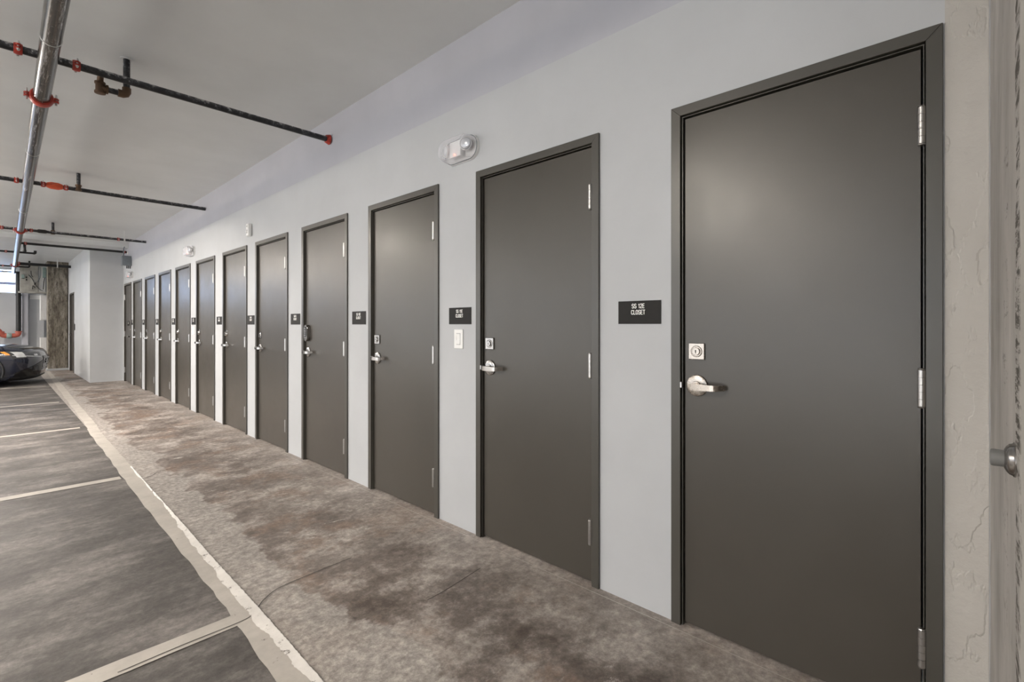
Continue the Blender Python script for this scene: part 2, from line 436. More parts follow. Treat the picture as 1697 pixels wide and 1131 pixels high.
# header band up to 2.63 and the strip of upper wall leaning slightly forward
box(bm, WX, WX+.16, -.06, JY+.1, DH-e, 2.63)
wr = finish(bm, 'wall_right', M['wall']); tag(wr, 'long light grey wall holding the row of closet doors', 'wall', kind='structure')
bm = B(); prism(bm, [(WX, 2.63), (1.945, CZ+.01), (WX+.16, CZ+.01), (WX+.16, 2.63)], 1, -.06, JY+.1)
finish(bm, 'upper_wall_band', M['beam'], wr)['label'] = 'cooler grey band under the ceiling'
bm = B(); box(bm, WX-.0015, WX+.001, -.056, SPANS[0][0]-.004, 0, CZ)
finish(bm, 'rough_plaster_strip', M['plaster'], wr)['label'] = 'rough trowelled plaster beside the concrete'
bm = B(); box(bm, 2.5, 2.6, -.3, JY+.2, 0, CZ)  # hidden near-black slab added to stop light behind the door gaps
tag(finish(bm, 'closet_light_block', M['void']), 'unseen black backing behind the doors, added to block light', 'wall', kind='structure')
# concrete return beside the camera
bm = B()
n = 46; pts = []
for i in range(n+1):
    x = WX+.2-(WX+.2-.35)*i/n; pts.append(x)
rows = 60; grid = []
for j in range(rows+1):
    z = CZ*j/rows
    grid.append([bm.verts.new((x, -.056-(.0025 if abs(x-1.01-.00*z) > .012 else .010)+random.uniform(-.0006, .0006), z)) for x in pts])
for j in range(rows):
    for i in range(n): bm.faces.new((grid[j][i], grid[j][i+1], grid[j+1][i+1], grid[j+1][i]))
box(bm, .35, WX+.2, -.5, -.062, 0, CZ)
tag(finish(bm, 'wall_near', M['conc_near']), 'pale board-marked concrete wall end at the right edge', 'wall', kind='structure')
# jutting wall at the far end, with an opening for its door
FD0, FD1 = 17.05, 18.07
bm = B()
box(bm, JX, WX+.2, JY, FD0, 0, CZ); box(bm, JX, JX+.3, FD1, YB, 0, CZ); box(bm, JX, JX+.3, FD0, FD1, 2.12, CZ); box(bm, JX+.14, JX+.5, FD0, FD1, 0, 2.12)
tag(finish(bm, 'wall_end', M['wall']), 'plain grey projecting wall closing the row of doors', 'wall', kind='structure')
bm = B(); box(bm, LX, WX+.3, YN-.2, YN, 0, CZ)
tag(finish(bm, 'wall_front', M['wall']), 'wall behind the viewer', 'wall', kind='structure')
bm = B(); box(bm, WX+.2, WX+.4, YN, -.5, 0, CZ)
tag(finish(bm, 'wall_side', M['wall']), 'wall to the right behind the viewer', 'wall', kind='structure')
# left side: long openings to daylight
bm = B()
box(bm, LX-.2, LX, YN, YB, 0, .12); box(bm, LX-.2, LX, YN, YB, 2.85, CZ)
for y in (YN, 1.5, 7.5, 13.5, YB-.6): box(bm, LX-.2, LX, y, y+.6, .12, 2.85)
tag(finish(bm, 'wall_left', M['wall']), 'far left garage wall with long daylight openings', 'wall', kind='structure')
# back wall with a high window strip
WZ0, WZ1 = 2.235, 2.985
bm = B()
box(bm, LX, JX+.1, YB, YB+.2, 0, WZ0); box(bm, LX, JX+.1, YB, YB+.2, WZ1, CZ)
box(bm, .43, JX+.1, YB, YB+.2, WZ0, WZ1); box(bm, LX, -7, YB, YB+.2, WZ0, WZ1); box(bm, -3.4, -2.6, YB, YB+.2, WZ0, WZ1)
tag(finish(bm, 'wall_back', M['wall']), 'light back wall below the high window', 'wall', kind='structure')
for nme, x0, x1 in (('window_1', -2.6, .43), ('window_2', -7, -3.4)):
    wn = empty(nme, (x0, YB+.05, WZ0)); tag(wn, 'high daylight window in the back wall, ' + ('nearest the pipes' if x0 > -3 else 'farther left'), 'window', kind='structure')
    bm = B(); L = x1-x0; H = WZ1-WZ0; t = .03
    box(bm, 0, L, 0, .06, 0, t, .003); box(bm, 0, L, 0, .06, H-t, H, .003)
    k = 3
    for i in range(k+1):
        xx = min(max(L*i/k-t/2, 0), L-t); box(bm, xx, xx+t, 0, .06, t, H-t, .003)
    finish(bm, 'window_frame', M['enclosure'], wn)
    bm = B(); box(bm, t, L-t, .005, .05, H*.36, H*.36+.075, .003)
    finish(bm, 'window_rail', M['bluetrim'], wn)['label'] = 'pale blue horizontal rail'
    bm = B(); box(bm, t, L-t, .028, .032, t, H-t); finish(bm, 'window_pane', M['glass'], wn)
# grey and white pilasters of the back wall
bm = B(); box(bm, .53, .66, YB-.5, YB+.02, 0, CZ)
tag(finish(bm, 'trim_2', M['beam']), 'narrow blue-grey pilaster beside the black riser pipe', 'pilaster', kind='structure')
bm = B(); box(bm, .66, 1.02, YB-.3, YB+.02, 0, CZ)
tag(finish(bm, 'trim_3', M['wall']), 'white pilaster under the equipment board', 'pilaster', kind='structure')
# stained concrete column
bm = B()
box(bm, .972, JX-.012, 18.5, 19.0, .05, CZ-.01, .012, 2)
box(bm, .955, JX, 18.47, 19.05, CZ-.10, CZ, .004)
cc = finish(bm, 'concrete_column', M['conc']); tag(cc, 'tall brown-stained bare concrete column at the far end', 'column', kind='structure')
bm = B(); box(bm, .94, JX+.05, 18.40, 19.05, 0, .05, .004)
finish(bm, 'curb', M['wall'], cc)['label'] = 'low pale kerb at the foot'

# ------------------------------------------------------------------ doors
LO, HZ = .052, .052         # distance frame edge -> leaf
LW = DW-2*LO; LZ0, LZ1 = .012, DH-HZ
LFX = .010                  # leaf face relative to wall face
def frame_mesh(w_, h_, fx=-.012):
    bm = B(); a = w_/2; t = .040
    # face boards with mitred corners; x from fx to .10
    prism(bm, [(-a, 0), (-a+t, 0), (-a+t, h_-t), (-a, h_)], 0, fx, .12, .0012)
    prism(bm, [(a, 0), (a, h_), (a-t, h_-t), (a-t, 0)], 0, fx, .12, .0012)
    prism(bm, [(-a, h_), (-a+t, h_-t), (a-t, h_-t), (a, h_)], 0, fx, .12, .0012)
    # inner step, set back behind the face with a groove
    s = t+.0036; u = .0030
    prism(bm, [(-a+s, 0), (-a+s+u, 0), (-a+s+u, h_-s-u), (-a+s, h_-s)], 0, .0, .1)
    prism(bm, [(a-s, 0), (a-s, h_-s), (a-s-u, h_-s-u), (a-s-u, 0)], 0, .0, .1)
    prism(bm, [(-a+s, h_-s), (-a+s+u, h_-s-u), (a-s-u, h_-s-u), (a-s, h_-s)], 0, .0, .1)
    return bm
def lever_parts(leaf, sgn, y, z, mt):
    """sgn = +1: lever points to -y (towards hinges)"""
    bm = B()
    lathe(bm, [(0, .0445), (.004, .0445), (.0075, .043), (.010, .038), (.0105, .020), (.014, .018)], (LFX, y, z), (-1, 0, 0), 36)
    for k in range(16):      # engraved rays on the rose
        a = 2*PI*k/16
        if k % 4 == 0: continue
        p0 = Vector((LFX-.0098, y+.022*math.cos(a), z+.022*math.sin(a))); p1 = Vector((LFX-.0098, y+.038*math.cos(a), z+.038*math.sin(a)))
        tube(bm, [p0, p1], .0008, 6)
    finish(bm, 'rose', mt, leaf, True, 35)
    bm = B()
    lathe(bm, [(.010, .0115), (.045, .0115), (.052, .014), (.058, .014)], (LFX, y, z), (-1, 0, 0), 20)
    # flat curved paddle: swept rectangle
    path = [(LFX-.056, 0.010), (LFX-.060, .002), (LFX-.0605, -.03), (LFX-.0605, -.065), (LFX-.060, -.086), (LFX-.055, -.0925), (LFX-.038, -.102), (LFX-.014, -.1135)]
    hs = [.0115, .013, .0130, .012, .0115, .0112, .0108, .0105]
    rings = []
    for i, (px, py) in enumerate(path):
        q = path[min(i+1, len(path)-1)]; o = path[max(i-1, 0)]
        t = Vector((q[0]-o[0], q[1]-o[1])).normalized(); nn = Vector((-t.y, t.x))*.0042
        rings.append([bm.verts.new((px+nn.x, y+sgn*(py+nn.y), z+hs[i])), bm.verts.new((px+nn.x, y+sgn*(py+nn.y), z-hs[i])),
                      bm.verts.new((px-nn.x, y+sgn*(py-nn.y), z-hs[i])), bm.verts.new((px-nn.x, y+sgn*(py-nn.y), z+hs[i]))])
    fs = []
    for a, b_ in zip(rings, rings[1:]):
        for k in range(4): fs.append(bm.faces.new((a[k], a[(k+1) % 4], b_[(k+1) % 4], b_[k])))
    fs.append(bm.faces.new(rings[0])); fs.append(bm.faces.new(rings[-1][::-1]))
    finish(bm, 'lever_handle', mt, leaf, True, 35)
def deadbolt(leaf, y, z, mt, kind):
    bm = B()
    if kind == 'square':
        box(bm, LFX-.009, LFX+.001, y-.033, y+.033, z-.034, z+.034, .002)
        lathe(bm, [(.008, .0235), (.011, .0235), (.0125, .021), (.0125, .0195), (.0105, .019), (.0105, .0165), (.017, .0155), (.018, .0145)], (LFX, y-.001, z), (-1, 0, 0), 32)
        finish(bm, 'deadbolt', mt, leaf, True, 30)
        bm = B(); box(bm, LFX-.0187, LFX-.0176, y-.0022, y+.0008, z-.008, z+.004)
        lathe(bm, [(.0174, .0028), (.0188, .0028)], (LFX, y-.0007, z+.003), (-1, 0, 0), 12)
        finish(bm, 'keyhole', M['void'], leaf)
    elif kind == 'round':
        lathe(bm, [(0, .037), (.006, .037), (.010, .034), (.020, .025), (.024, .022)], (LFX, y, z), (-1, 0, 0), 28)
        box(bm, LFX-.007, LFX, y-.03, y+.03, z-.005, z+.048, .003)
        finish(bm, 'deadbolt', mt, leaf, True, 35)
        bm = B(); lathe(bm, [(.0235, .013), (.0255, .012)], (LFX, y, z), (-1, 0, 0), 20); finish(bm, 'keyhole', M['void'], leaf)
    else:   # keypad lock
        pl = [(p[0]+y, p[1]+z) for p in stadium(.072, .152, .034, 8)]
        prism(bm, pl, 0, LFX-.030, LFX+.001, .005)
        finish(bm, 'keypad_lock', M['chrome'], leaf, True, 35)['label'] = 'rounded keypad lock'
        bm = B(); prism(bm, [(p[0]+y, p[1]+z+.012) for p in stadium(.046, .098, .022, 8)], 0, LFX-.0335, LFX-.029, .001)
        finish(bm, 'keypad', M['black'], leaf)
        bm = B()
        for r_ in range(4):
            for c_ in (-1, 1): box(bm, LFX-.036, LFX-.033, y+c_*.010-.0065, y+c_*.010+.0065, z+.040-r_*.021-.006, z+.040-r_*.021+.006, .001)
        finish(bm, 'keypad_button', M['chrome'], leaf)
def door(idx, y0, kind, mt=None, dm=None, mirror=False, w_=DW):
    s = -1 if mirror else 1
    root = empty('door_%d' % idx, (WX, y0+w_/2, 0))
    finish(frame_mesh(w_, DH), 'door_frame', M['frame'] if not mirror else M['door_brown'], root)
    bm = B(); hw = w_/2-LO; box(bm, LFX, LFX+.044, -hw, hw, LZ0, LZ1, .0012)
    leaf = finish(bm, 'door_leaf', dm or M['door'], root)
    mt = mt or M['chrome']
    ys = s*(hw-.052)
    lever_parts(leaf, s, ys, 1.013, mt); deadbolt(leaf, ys+s*.001, 1.155 if kind != 'keypad' else 1.19, mt, kind)
    for hz in (1.885, 1.067, .258):
        bm = B(); hy = -s*(hw+.0025); hx = -.0080
        lathe(bm, [(-.0625, .004), (-.0615, .0088), (-.058, .0104), (-.0565, .0088), (-.056, .0108), (-.0345, .0108), (-.034, .0094), (-.0335, .0108), (-.0115, .0108), (-.011, .0094), (-.0105, .0108),
                   (.0105, .0108), (.011, .0094), (.0115, .0108), (.0335, .0108), (.034, .0094), (.0345, .0108), (.056, .0108), (.0565, .0088), (.058, .0104), (.0615, .0088), (.0625, .004)], (hx, hy, hz), (0, 0, 1), 16)
        box(bm, hx+.004, LFX+.03, hy-.0012, hy+.0012, hz-.057, hz+.057)
        finish(bm, 'hinge', M['hinge'], leaf, True, 40)
    bm = B(); box(bm, -.0135, .004, s*(w_/2-.047), s*(w_/2-.0395), 1.013-.012, 1.013+.012, .001)
    finish(bm, 'strike_plate', M['steel'], root)
    return root
kinds = ['square', 'square', 'square', 'keypad', 'square', 'round', 'round', 'round', 'round', 'square', 'square', 'square']
dl = ['nearest and largest dark grey closet door, right of the SS 12E sign',
      'dark grey closet door between the SS 12E and SS 11E signs',
      'dark grey closet door with a warm bright glare spot, left of the SS 11E sign',
      'dark grey closet door with the keypad lock',
      'dark grey closet door just left of the keypad-lock door',
      'sixth closet door from the camera, right of the small white wall sensor door gap',
      'seventh closet door from the camera, bluish sheen, right of the second light switch',
      'eighth closet door from the camera, just left of the second light switch',
      'ninth closet door from the camera',
      'tenth closet door from the camera',
      'eleventh closet door, next to the brown end door',
      'narrow dark brown door in the corner carrying its own sign']
dl[5] = 'sixth closet door from the camera, two to the left of the keypad-lock door'
for i in range(11):
    d = door(i+1, DY[i], kinds[i], M['nickel'] if i == 0 else M['chrome'])
    tag(d, dl[i], 'door', 'grey closet doors along the wall', 'structure')
d = door(12, 12.98, 'square', M['chrome'], M['door_brown'], True, .82)
tag(d, dl[11], 'door', kind='structure')
# door in the jutting wall
root = empty('door_13', (JX, (FD0+FD1)/2, 0)); tag(root, 'dark door in the side of the projecting wall beside the concrete column', 'door', kind='structure')
bm = frame_mesh(FD1-FD0+.02, 2.13); finish(bm, 'door_frame', M['frame'], root)
bm = B(); hw = (FD1-FD0)/2-.045; box(bm, .03, .07, -hw, hw, .012, 2.075, .001); lf = finish(bm, 'door_leaf', M['door_brown'], root)
bm = B(); lathe(bm, [(0, .03), (.008, .03), (.01, .012), (.05, .012), (.055, .008)], (.03, hw-.07, 1.0), (-1, 0, 0), 16); tube(bm, [(-.02, hw-.07, 1), (-.02, hw-.18, 1)], .009); finish(bm, 'lever_handle', M['chrome'], lf, True, 40)

# ------------------------------------------------------------------ signs
def arc(cx, cy, rx, ry, a0, a1, n=7):
    return [(cx+rx*math.cos(math.radians(a0+(a1-a0)*k/n)), cy+ry*math.sin(math.radians(a0+(a1-a0)*k/n))) for k in range(n+1)]
R_ = .22
GLY = {   # strokes in a box 0..w, 0..1 (narrow grotesque capitals)
    'S': (.46, [arc(.23, .77, .23, .23, 20, 180)+[(.0, .70)]+arc(.23, .68, .23, .16, 180, 250, 4)+arc(.23, .34, .23, .16, 70, 0, 4)+arc(.23, .23, .23, .23, 0, -160)]),
    'C': (.46, [arc(.23, .77, .23, .23, 10, 180)+arc(.23, .23, .23, .23, 180, 350)]),
    'O': (.46, [arc(.23, .77, .23, .23, 0, 180)+arc(.23, .23, .23, .23, 180, 360)+[(.46, .77)]]),
    '0': (.44, [arc(.22, .78, .22, .22, 0, 180)+arc(.22, .22, .22, .22, 180, 360)+[(.44, .78)]]),
    'L': (.38, [[(0, 1), (0, 0), (.38, 0)]]), 'E': (.38, [[(.38, 1), (0, 1), (0, 0), (.38, 0)], [(0, .52), (.34, .52)]]),
    'T': (.44, [[(0, 1), (.44, 1)], [(.22, 1), (.22, 0)]]), '1': (.30, [[(.02, .78), (.20, .98), (.20, 0)]]),
    '2': (.44, [arc(.22, .77, .22, .23, 170, -20)+[(.0, .06), (.0, 0), (.44, 0)]]),
    '3': (.44, [arc(.22, .77, .20, .23, 160, -80)+[(.15, .54)], [(.15, .54)]+arc(.22, .27, .22, .27, 80, -160)]),
    '4': (.46, [[(.34, 0), (.34, 1), (0, .28), (.46, .28)]]), '5': (.44, [[(.42, 1), (.04, 1), (.02, .52)]+arc(.21, .30, .22, .30, 120, -150)]),
    '6': (.44, [arc(.22, .78, .22, .22, 20, 180)+arc(.22, .25, .22, .27, 180, 520)]), '7': (.44, [[(0, 1), (.44, 1), (.16, 0)]]),
    '8': (.44, [arc(.22, .76, .20, .24, 0, 360, 14), arc(.22, .27, .22, .27, 0, 360, 14)]),
    '9': (.44, [arc(.22, .22, .22, .22, 200, 360)+arc(.22, .73, .22, .27, 0, 360, 12)]), ' ': (.22, [])}
def text_bm(txt, h, th=.17, gap=.20):
    """raised letters on the plate: strokes as narrow bars, seen from -x; y runs to the left"""
    bm = B(); tot = sum(GLY[c][0]+gap for c in txt)-gap; x = -tot/2
    def put(u, v, d): return bm.verts.new((-.0036-d, -u*h, v*h))
    for c in txt:
        w_, st = GLY[c]; lift = 0
        for pl in st:
            for p, q in zip(pl, pl[1:]):
                d = Vector((q[0]-p[0], q[1]-p[1]))
                if d.length < 1e-4: continue
                d.normalize(); n_ = Vector((-d.y, d.x))*th/2; e = d*th*.32
                qs = [(p[0]+x-e.x+n_.x, p[1]-e.y+n_.y), (q[0]+x+e.x+n_.x, q[1]+e.y+n_.y), (q[0]+x+e.x-n_.x, q[1]+e.y-n_.y), (p[0]+x-e.x-n_.x, p[1]-e.y-n_.y)]
                lift += .00003; top = [put(a, b_, .0005+lift) for a, b_ in qs]; bot = [put(a, b_, -.0002) for a, b_ in qs]
                bm.faces.new(top)
                for k in range(4): bm.faces.new((top[k], top[(k+1) % 4], bot[(k+1) % 4], bot[k]))
        x += w_+gap
    return bm
def sign(yc, zc, num, label, x=WX, grp='room signs beside the closet doors'):
    root = empty('room_sign', (x, yc, zc)); tag(root, label, 'sign', grp)
    bm = B(); box(bm, -.0035, 0, -.105, .105, -.052, .052, .0006); finish(bm, 'sign_plate', M['sign'], root)
    for txt, dz in (('SS '+num, .0195), ('CLOSET', -.0085)):
        bm = text_bm(txt, .0185)
        for v in bm.verts: v.co.z += dz; v.co.y += .004
        finish(bm, 'lettering', M['letter'], root)
    return root
nums = ['12E', '11E', '10E', '9E', '8E', '7E', '6E', '5E', '4E', '3E', '2E']
sl = ['dark sign reading SS 12E CLOSET left of the nearest door', 'dark sign reading SS 11E CLOSET above the light switch',
      'dark closet sign right of the keypad-lock door, left of the glare-spot door', 'dark closet sign just left of the keypad-lock door',
      'dark closet sign second to the left of the keypad-lock door', 'dark closet sign between the sixth and seventh doors from the camera',
      'small dark closet sign directly above the farther light switch', 'small closet sign between the eighth and ninth doors',
      'small closet sign between the ninth and tenth doors', 'small closet sign between the tenth and eleventh doors',
      'small closet sign beside the brown corner door']
for i in range(11):
    sign(DY[i]+DW+.05+.105 if i < 10 else DY[i]+DW+.075+.03, 1.321, nums[i], sl[i], WX)
# the last door carries its sign on the leaf
sign(13.40, 1.30, '1E', 'small black sign mounted on the brown corner door itself', WX+LFX)

# ------------------------------------------------------------------ switches, sensor, emergency lights
def switch(y, z, label):
    r = empty('light_switch', (WX, y, z)); tag(r, label, 'light switch', 'light switches on the closet wall')
    bm = B(); box(bm, -.006, 0, -.0415, .0415, -.060, .060, .002); finish(bm, 'switch_plate', M['white'], r)
    bm = B(); box(bm, -.0063, -.0055, -.0185, .0185, -.0355, .0355); finish(bm, 'shadow_gap', M['greybox'], r)
    bm = B(); prism(bm, [(-.006, -.033), (-.0095, -.033), (-.0065, 0), (-.0080, .033), (-.006, .033)], 1, -.0165, .0165); finish(bm, 'rocker', M['white'], r)
switch(2.300, 1.177, 'white rocker switch under the SS 11E sign')
switch(8.245, 1.185, 'small white rocker switch far down the wall between two doors')
r = empty('wall_sensor', (WX, 5.90, 2.34)); tag(r, 'small white motion sensor high on the closet wall', 'sensor')
bm = B(); box(bm, -.045, 0, -.035, .035, -.07, .07, .010, 3); finish(bm, 'housing', M['white'], r, True, 40)
bm = B(); lathe(bm, [(0, .022), (.006, .018), (.010, .008)], (-.045, 0, -.02), (-1, 0, 0), 16); finish(bm, 'sensor_lens', M['enclosure'], r, True)
bm = B(); box(bm, -.046, -.044, -.012, .012, .035, .043); finish(bm, 'indicator_slot', M['black'], r)
def emergency(y, z, label):
    r = empty('emergency_light', (WX, y, z)); tag(r, label, 'emergency light', 'emergency lights over the closet doors')
    W_, H_ = .30, .150
    bm = B(); prism(bm, stadium(W_, H_, .070, 10), 0, -.018, 0, .003); finish(bm, 'back_plate', M['white'], r, True, 40)
    # clear domed cover
    bm = B(); rings = []
    for d, k in ((.018, 1.0), (.045, .985), (.070, .95), (.086, .88), (.094, .78), (.097, .6), (.098, .3)):
        pl = stadium(W_*.96-(1-k)*H_*.9, H_*.94*k, .066*k, 10)
        rings.append([bm.verts.new((-d, p[0], p[1])) for p in pl])
    for a, b_ in zip(rings, rings[1:]):
        n = len(a)
        for k in range(n): bm.faces.new((a[k], a[(k+1) % n], b_[(k+1) % n], b_[k]))
    bm.faces.new(rings[-1])
    finish(bm, 'clear_cover', M['clear'], r, True, 40)
    bm = B(); tube(bm, [(-.020, p[0], p[1]) for p in stadium(W_*.975, H_*.96, .068, 10)+[stadium(W_*.975, H_*.96, .068, 10)[0]]], .0022, 6)
    finish(bm, 'cover_seam', M['greybox'], r, True)
    bm = B(); box(bm, -.062, -.016, -.045, .060, -.050, .048, .008, 2); finish(bm, 'battery_housing', M['white'], r, True, 40)
    for s in (-1, 1):
        bm = B(); ax = Vector((-1, s*.35, -.12)).normalized(); c = Vector((-.030, s*.083, .012))
        lathe(bm, [(-.012, .012), (0, .030), (.030, .040), (.036, .041), (.038, .038), (.034, .036)], c, ax, 28)
        h = finish(bm, 'lamp_head', M['enclosure'], r, True, 40)
        bm = B(); lathe(bm, [(.0345, .0355), (.040, .030), (.043, .015)], c, ax, 24); finish(bm, 'lamp_lens', M['lens'], h, True)
    bm = B(); lathe(bm, [(0, .005), (.006, .005), (.009, .003)], (-.062, .005, -.038), (-1, 0, 0), 12); finish(bm, 'indicator_lamp', M['led'], r)['label'] = 'glowing red indicator'
emergency(2.262, 2.342, 'oval clear-covered emergency light with red indicator, nearest')
emergency(8.30, 2.350, 'emergency light halfway down the wall above the eighth door')
emergency(12.95, 2.335, 'farthest emergency light beside the corner, under the grey box')

# junction box in the corner
r = empty('junction_box', (1.90, 13.02, 2.53)); tag(r, 'grey metal electrical box high in the wall corner', 'electrical box')
bm = B(); box(bm, -.085, .073, -.07, .10, 0, .20, .003); finish(bm, 'housing', M['greybox'], r)
bm = B(); box(bm, -.088, .0735, -.0745, -.0705, -.003, .203, .001); finish(bm, 'cover', M['greybox'], r)
for k in range(3):
    bm = B(); tube(bm, [(.0+k*.027, 0, 0), (.0+k*.027, 0, -.06)], .010, 10); finish(bm, 'conduit_stub', M['black'], r, True, 40)
bm = B(); tube(bm, [(-.05, .03, .20), (-.05, .03, .36), (-.035, .04, .40)], .010, 10); finish(bm, 'conduit', M['greybox'], r, True, 40)

# door stop on the concrete
r = empty('door_stop', (1.062, -.059, 1.058)); tag(r, 'round metal door stop with grey rubber tip on the concrete', 'door stop')
bm = B(); lathe(bm, [(0, .0265), (.002, .0265), (.0035, .0245), (.007, .023), (.010, .0195), (.0125, .0145), (.013, .010)], (0, 0, 0), (0, 1, 0), 40); finish(bm, 'metal_base', M['chrome'], r, True, 50)
bm = B(); lathe(bm, [(.011, .0125), (.024, .0132), (.027, .0125), (.028, .010), (.0265, .006)], (0, 0, 0), (0, 1, 0), 32); finish(bm, 'rubber_tip', M['rubber'], r, True, 40)

# ------------------------------------------------------------------ sprinkler system
PZ = 2.854; MZ = 2.826
def mainX(y): return .173+.0084*y
MR = .0445
root = empty('sprinkler_main', (mainX(3), 3, MZ)); tag(root, 'large shiny steel sprinkler main running along the ceiling', 'pipe')
def rel(o, p): return (p[0]-o.location.x, p[1]-o.location.y, p[2]-o.location.z)
bm = B(); tube(bm, [rel(root, (mainX(y), y, MZ)) for y in (-1.5, 2.0, 6, 10, 15, 20.6)], MR, 28)
lathe(bm, [(0, MR), (.03, MR*1.04), (.07, MR*.8), (.08, .01)], rel(root, (mainX(20.6), 20.6, MZ)), (0, 1, 0), 20)
finish(bm, 'pipe', M['main'], root, True, 50)
def coupling(name, c, ax, r, m, parent, roll=0.0):
    """grooved pipe clamp: two-part ring with bolt lugs"""
    c = Vector(c); ax = Vector(ax).normalized(); L = r*1.1+.012
    bm = B(); lathe(bm, [(-L/2, r*1.02), (-L/2, r*1.28), (-L/4, r*1.42), (L/4, r*1.42), (L/2, r*1.28), (L/2, r*1.02)], c, ax, 22)
    up = Vector((0, 0, 1)); sd = ax.cross(up).normalized()
    sd = (Matrix.Rotation(roll, 3, ax) @ sd); up = ax.cross(sd)
    for s in (-1, 1):
        q = c+sd*s*(r*1.42+.006)
        for k in (-1, 1):
            lathe(bm, [(-.005, .006+r*.3), (.005, .006+r*.3)], q+up*k*.009, up, 10)
    o = finish(bm, name, m, parent, True, 40)
    for s in (-1, 1):
        bm = B()
        q = c+sd*s*(r*1.42+.010)
        tube(bm, [q-up*(.020+r*.5), q+up*(.018+r*.35)], .0045+r*.03, 8)
        lathe(bm, [(0, .009), (.007, .009)], q+up*.012, up, 6); lathe(bm, [(0, .009), (.007, .009)], q-up*.022, up, 6)
        finish(bm, 'bolt', M['steel'], o, True, 40)
    return o
for y in (4.62, 11.35, 18.0):
    coupling('pipe_coupling', rel(root, (mainX(y), y, MZ)), (0, 1, 0), MR, M['red'], root)['label'] = 'red clamp around the main'
for y in (3.62, 6.1, 9.3):
    bm = B(); lathe(bm, [(-.002, MR+.001), (-.001, MR+.003), (.001, MR+.003), (.002, MR+.001)], rel(root, (mainX(y), y, MZ)), (0, 1, 0), 24)
    tube(bm, [rel(root, (mainX(y), y, MZ+MR)), rel(root, (mainX(y), y, CZ-.005))], .004, 8)
    finish(bm, 'pipe_hanger', M['steel'], root, True, 40)

def branch(y, x1, r, label, left=True, end=None, cps=(), z=PZ, m=None, tilt=0):
    x0 = mainX(y)
    root = empty('sprinkler_branch', (x0, y, z)); tag(root, label, 'pipe', 'sprinkler branch pipes')
    def P(x): return (x-x0, 0, 0)
    bm = B(); tube(bm, [P(x0+MR*.9), P((x0+x1)/2), P(x1)], r, 18); finish(bm, 'pipe', m or M['pipe'], root, True, 50)
    if left:
        bm = B(); tube(bm, [P(-8.6), P(-4), P(x0-MR*.9)], r, 18); finish(bm, 'pipe', m or M['pipe'], root, True, 50)
    for cx, mt in cps: coupling('pipe_coupling', P(cx), (1, 0, 0), r, mt, root)
    if end == 'cap':
        bm = B(); lathe(bm, [(-.022, r), (-.022, r*1.5), (-.006, r*1.7), (.006, r*1.9), (.006, 0)], P(x1-.012), (1, 0, 0), 20); finish(bm, 'wall_flange', M['red'], root, True, 40)
    return root, P
G_ = M['red']
b1, P = branch(3.97, 1.955, .0225, 'nearest long black branch pipe ending in a red flange at the wall', end='cap', cps=((.085, G_), (.335, G_)))
# arm-over: tee, stub, elbow and riser into the ceiling
def riser(root, x, y, zlow, xt, label=None, r=.019):
    o = root.location
    L = lambda a, b_, c: (a-o.x, b_-o.y, c-o.z)
    bm = B(); tube(bm, [L(x, y, zlow+.02), L(x, y, CZ-.002)], r, 16); h = finish(bm, 'riser_pipe', M['pipe'], root, True, 40)
    bm = B(); lathe(bm, [(0, r*1.9), (.004, r*1.9), (.005, r)], L(x, y, CZ-.007), (0, 0, 1), 20); finish(bm, 'ceiling_plate', M['ceiling'], root, True, 40)
    bm = B(); tube(bm, [L(x, y, zlow+.045), L(x, y, zlow+.02), L(x-.006, y, zlow+.006), L(x-.02, y, zlow), L(x-.045, y, zlow)], r*1.3, 16); finish(bm, 'elbow', M['brass'], root, True, 50)
    bm = B(); tube(bm, [L(x-.045, y, zlow), L(xt+.02, y, zlow)], r*.95, 14); finish(bm, 'stub_pipe', M['pipe'], root, True, 40)
    bm = B(); lathe(bm, [(-.038, r*1.2), (-.036, r*1.55), (-.024, r*1.55), (-.022, r*1.25), (.022, r*1.25), (.024, r*1.5), (.036, r*1.5), (.038, r)], L(xt, y, zlow), (0, 0, 1), 20)
    lathe(bm, [(0, r*1.2), (.028, r*1.2), (.030, r*1.5), (.040, r*1.5)], L(xt, y, zlow), (1, 0, 0), 18)
    finish(bm, 'tee_fitting', M['brass'], root, True, 40)
    bm = B(); tube(bm, [L(xt, y, zlow+.036), L(xt, y-.025, PZ+.0), L(xt, 0+root.location.y, PZ)], r*.9, 12); finish(bm, 'nipple', M['brass'], root, True, 40)
riser(b1, .590, 4.05, 2.790, .455)
b2_, P = branch(7.58, 1.955, .0225, 'second black branch pipe with a bright orange-red valve', cps=((.15, G_), (.36, G_), (.55, G_)))
bm = B(); lathe(bm, [(-.075, .02), (-.06, .030), (-.03, .040), (.03, .040), (.06, .030), (.075, .02)], P(.455), (1, 0, 0), 18); box(bm, P(.455)[0]-.03, P(.455)[0]+.03, -.05, .05, -.012, .012, .004); finish(bm, 'orange_valve', M['orange'], b2_, True, 40)
def riser2(root, x, y, r=.019, top=None, side=-.0):
    o = root.location
    L = lambda a, b_, c: (a-o.x, b_-o.y, c-o.z)
    bm = B(); tube(bm, [L(x, y, PZ+.02), L(x, y, (top or CZ)-.002)], r, 16); finish(bm, 'riser_pipe', M['pipe'], root, True, 40)
    bm = B(); lathe(bm, [(-.030, r*1.1), (-.028, r*1.5), (-.012, r*1.5), (-.010, r*1.2), (.02, r*1.2), (.022, r*1.5), (.04, r*1.5)], L(x, y, PZ), (0, 0, 1), 18)
    finish(bm, 'tee_fitting', M['brass'], root, True, 40)
riser2(b2_, .652, 7.51)
b3, P = branch(11.42, 1.955, .0225, 'third black branch pipe with a thin hanger rod', cps=((.06, G_), (.40, G_), (1.545, G_)))
riser2(b3, .665, 11.44)
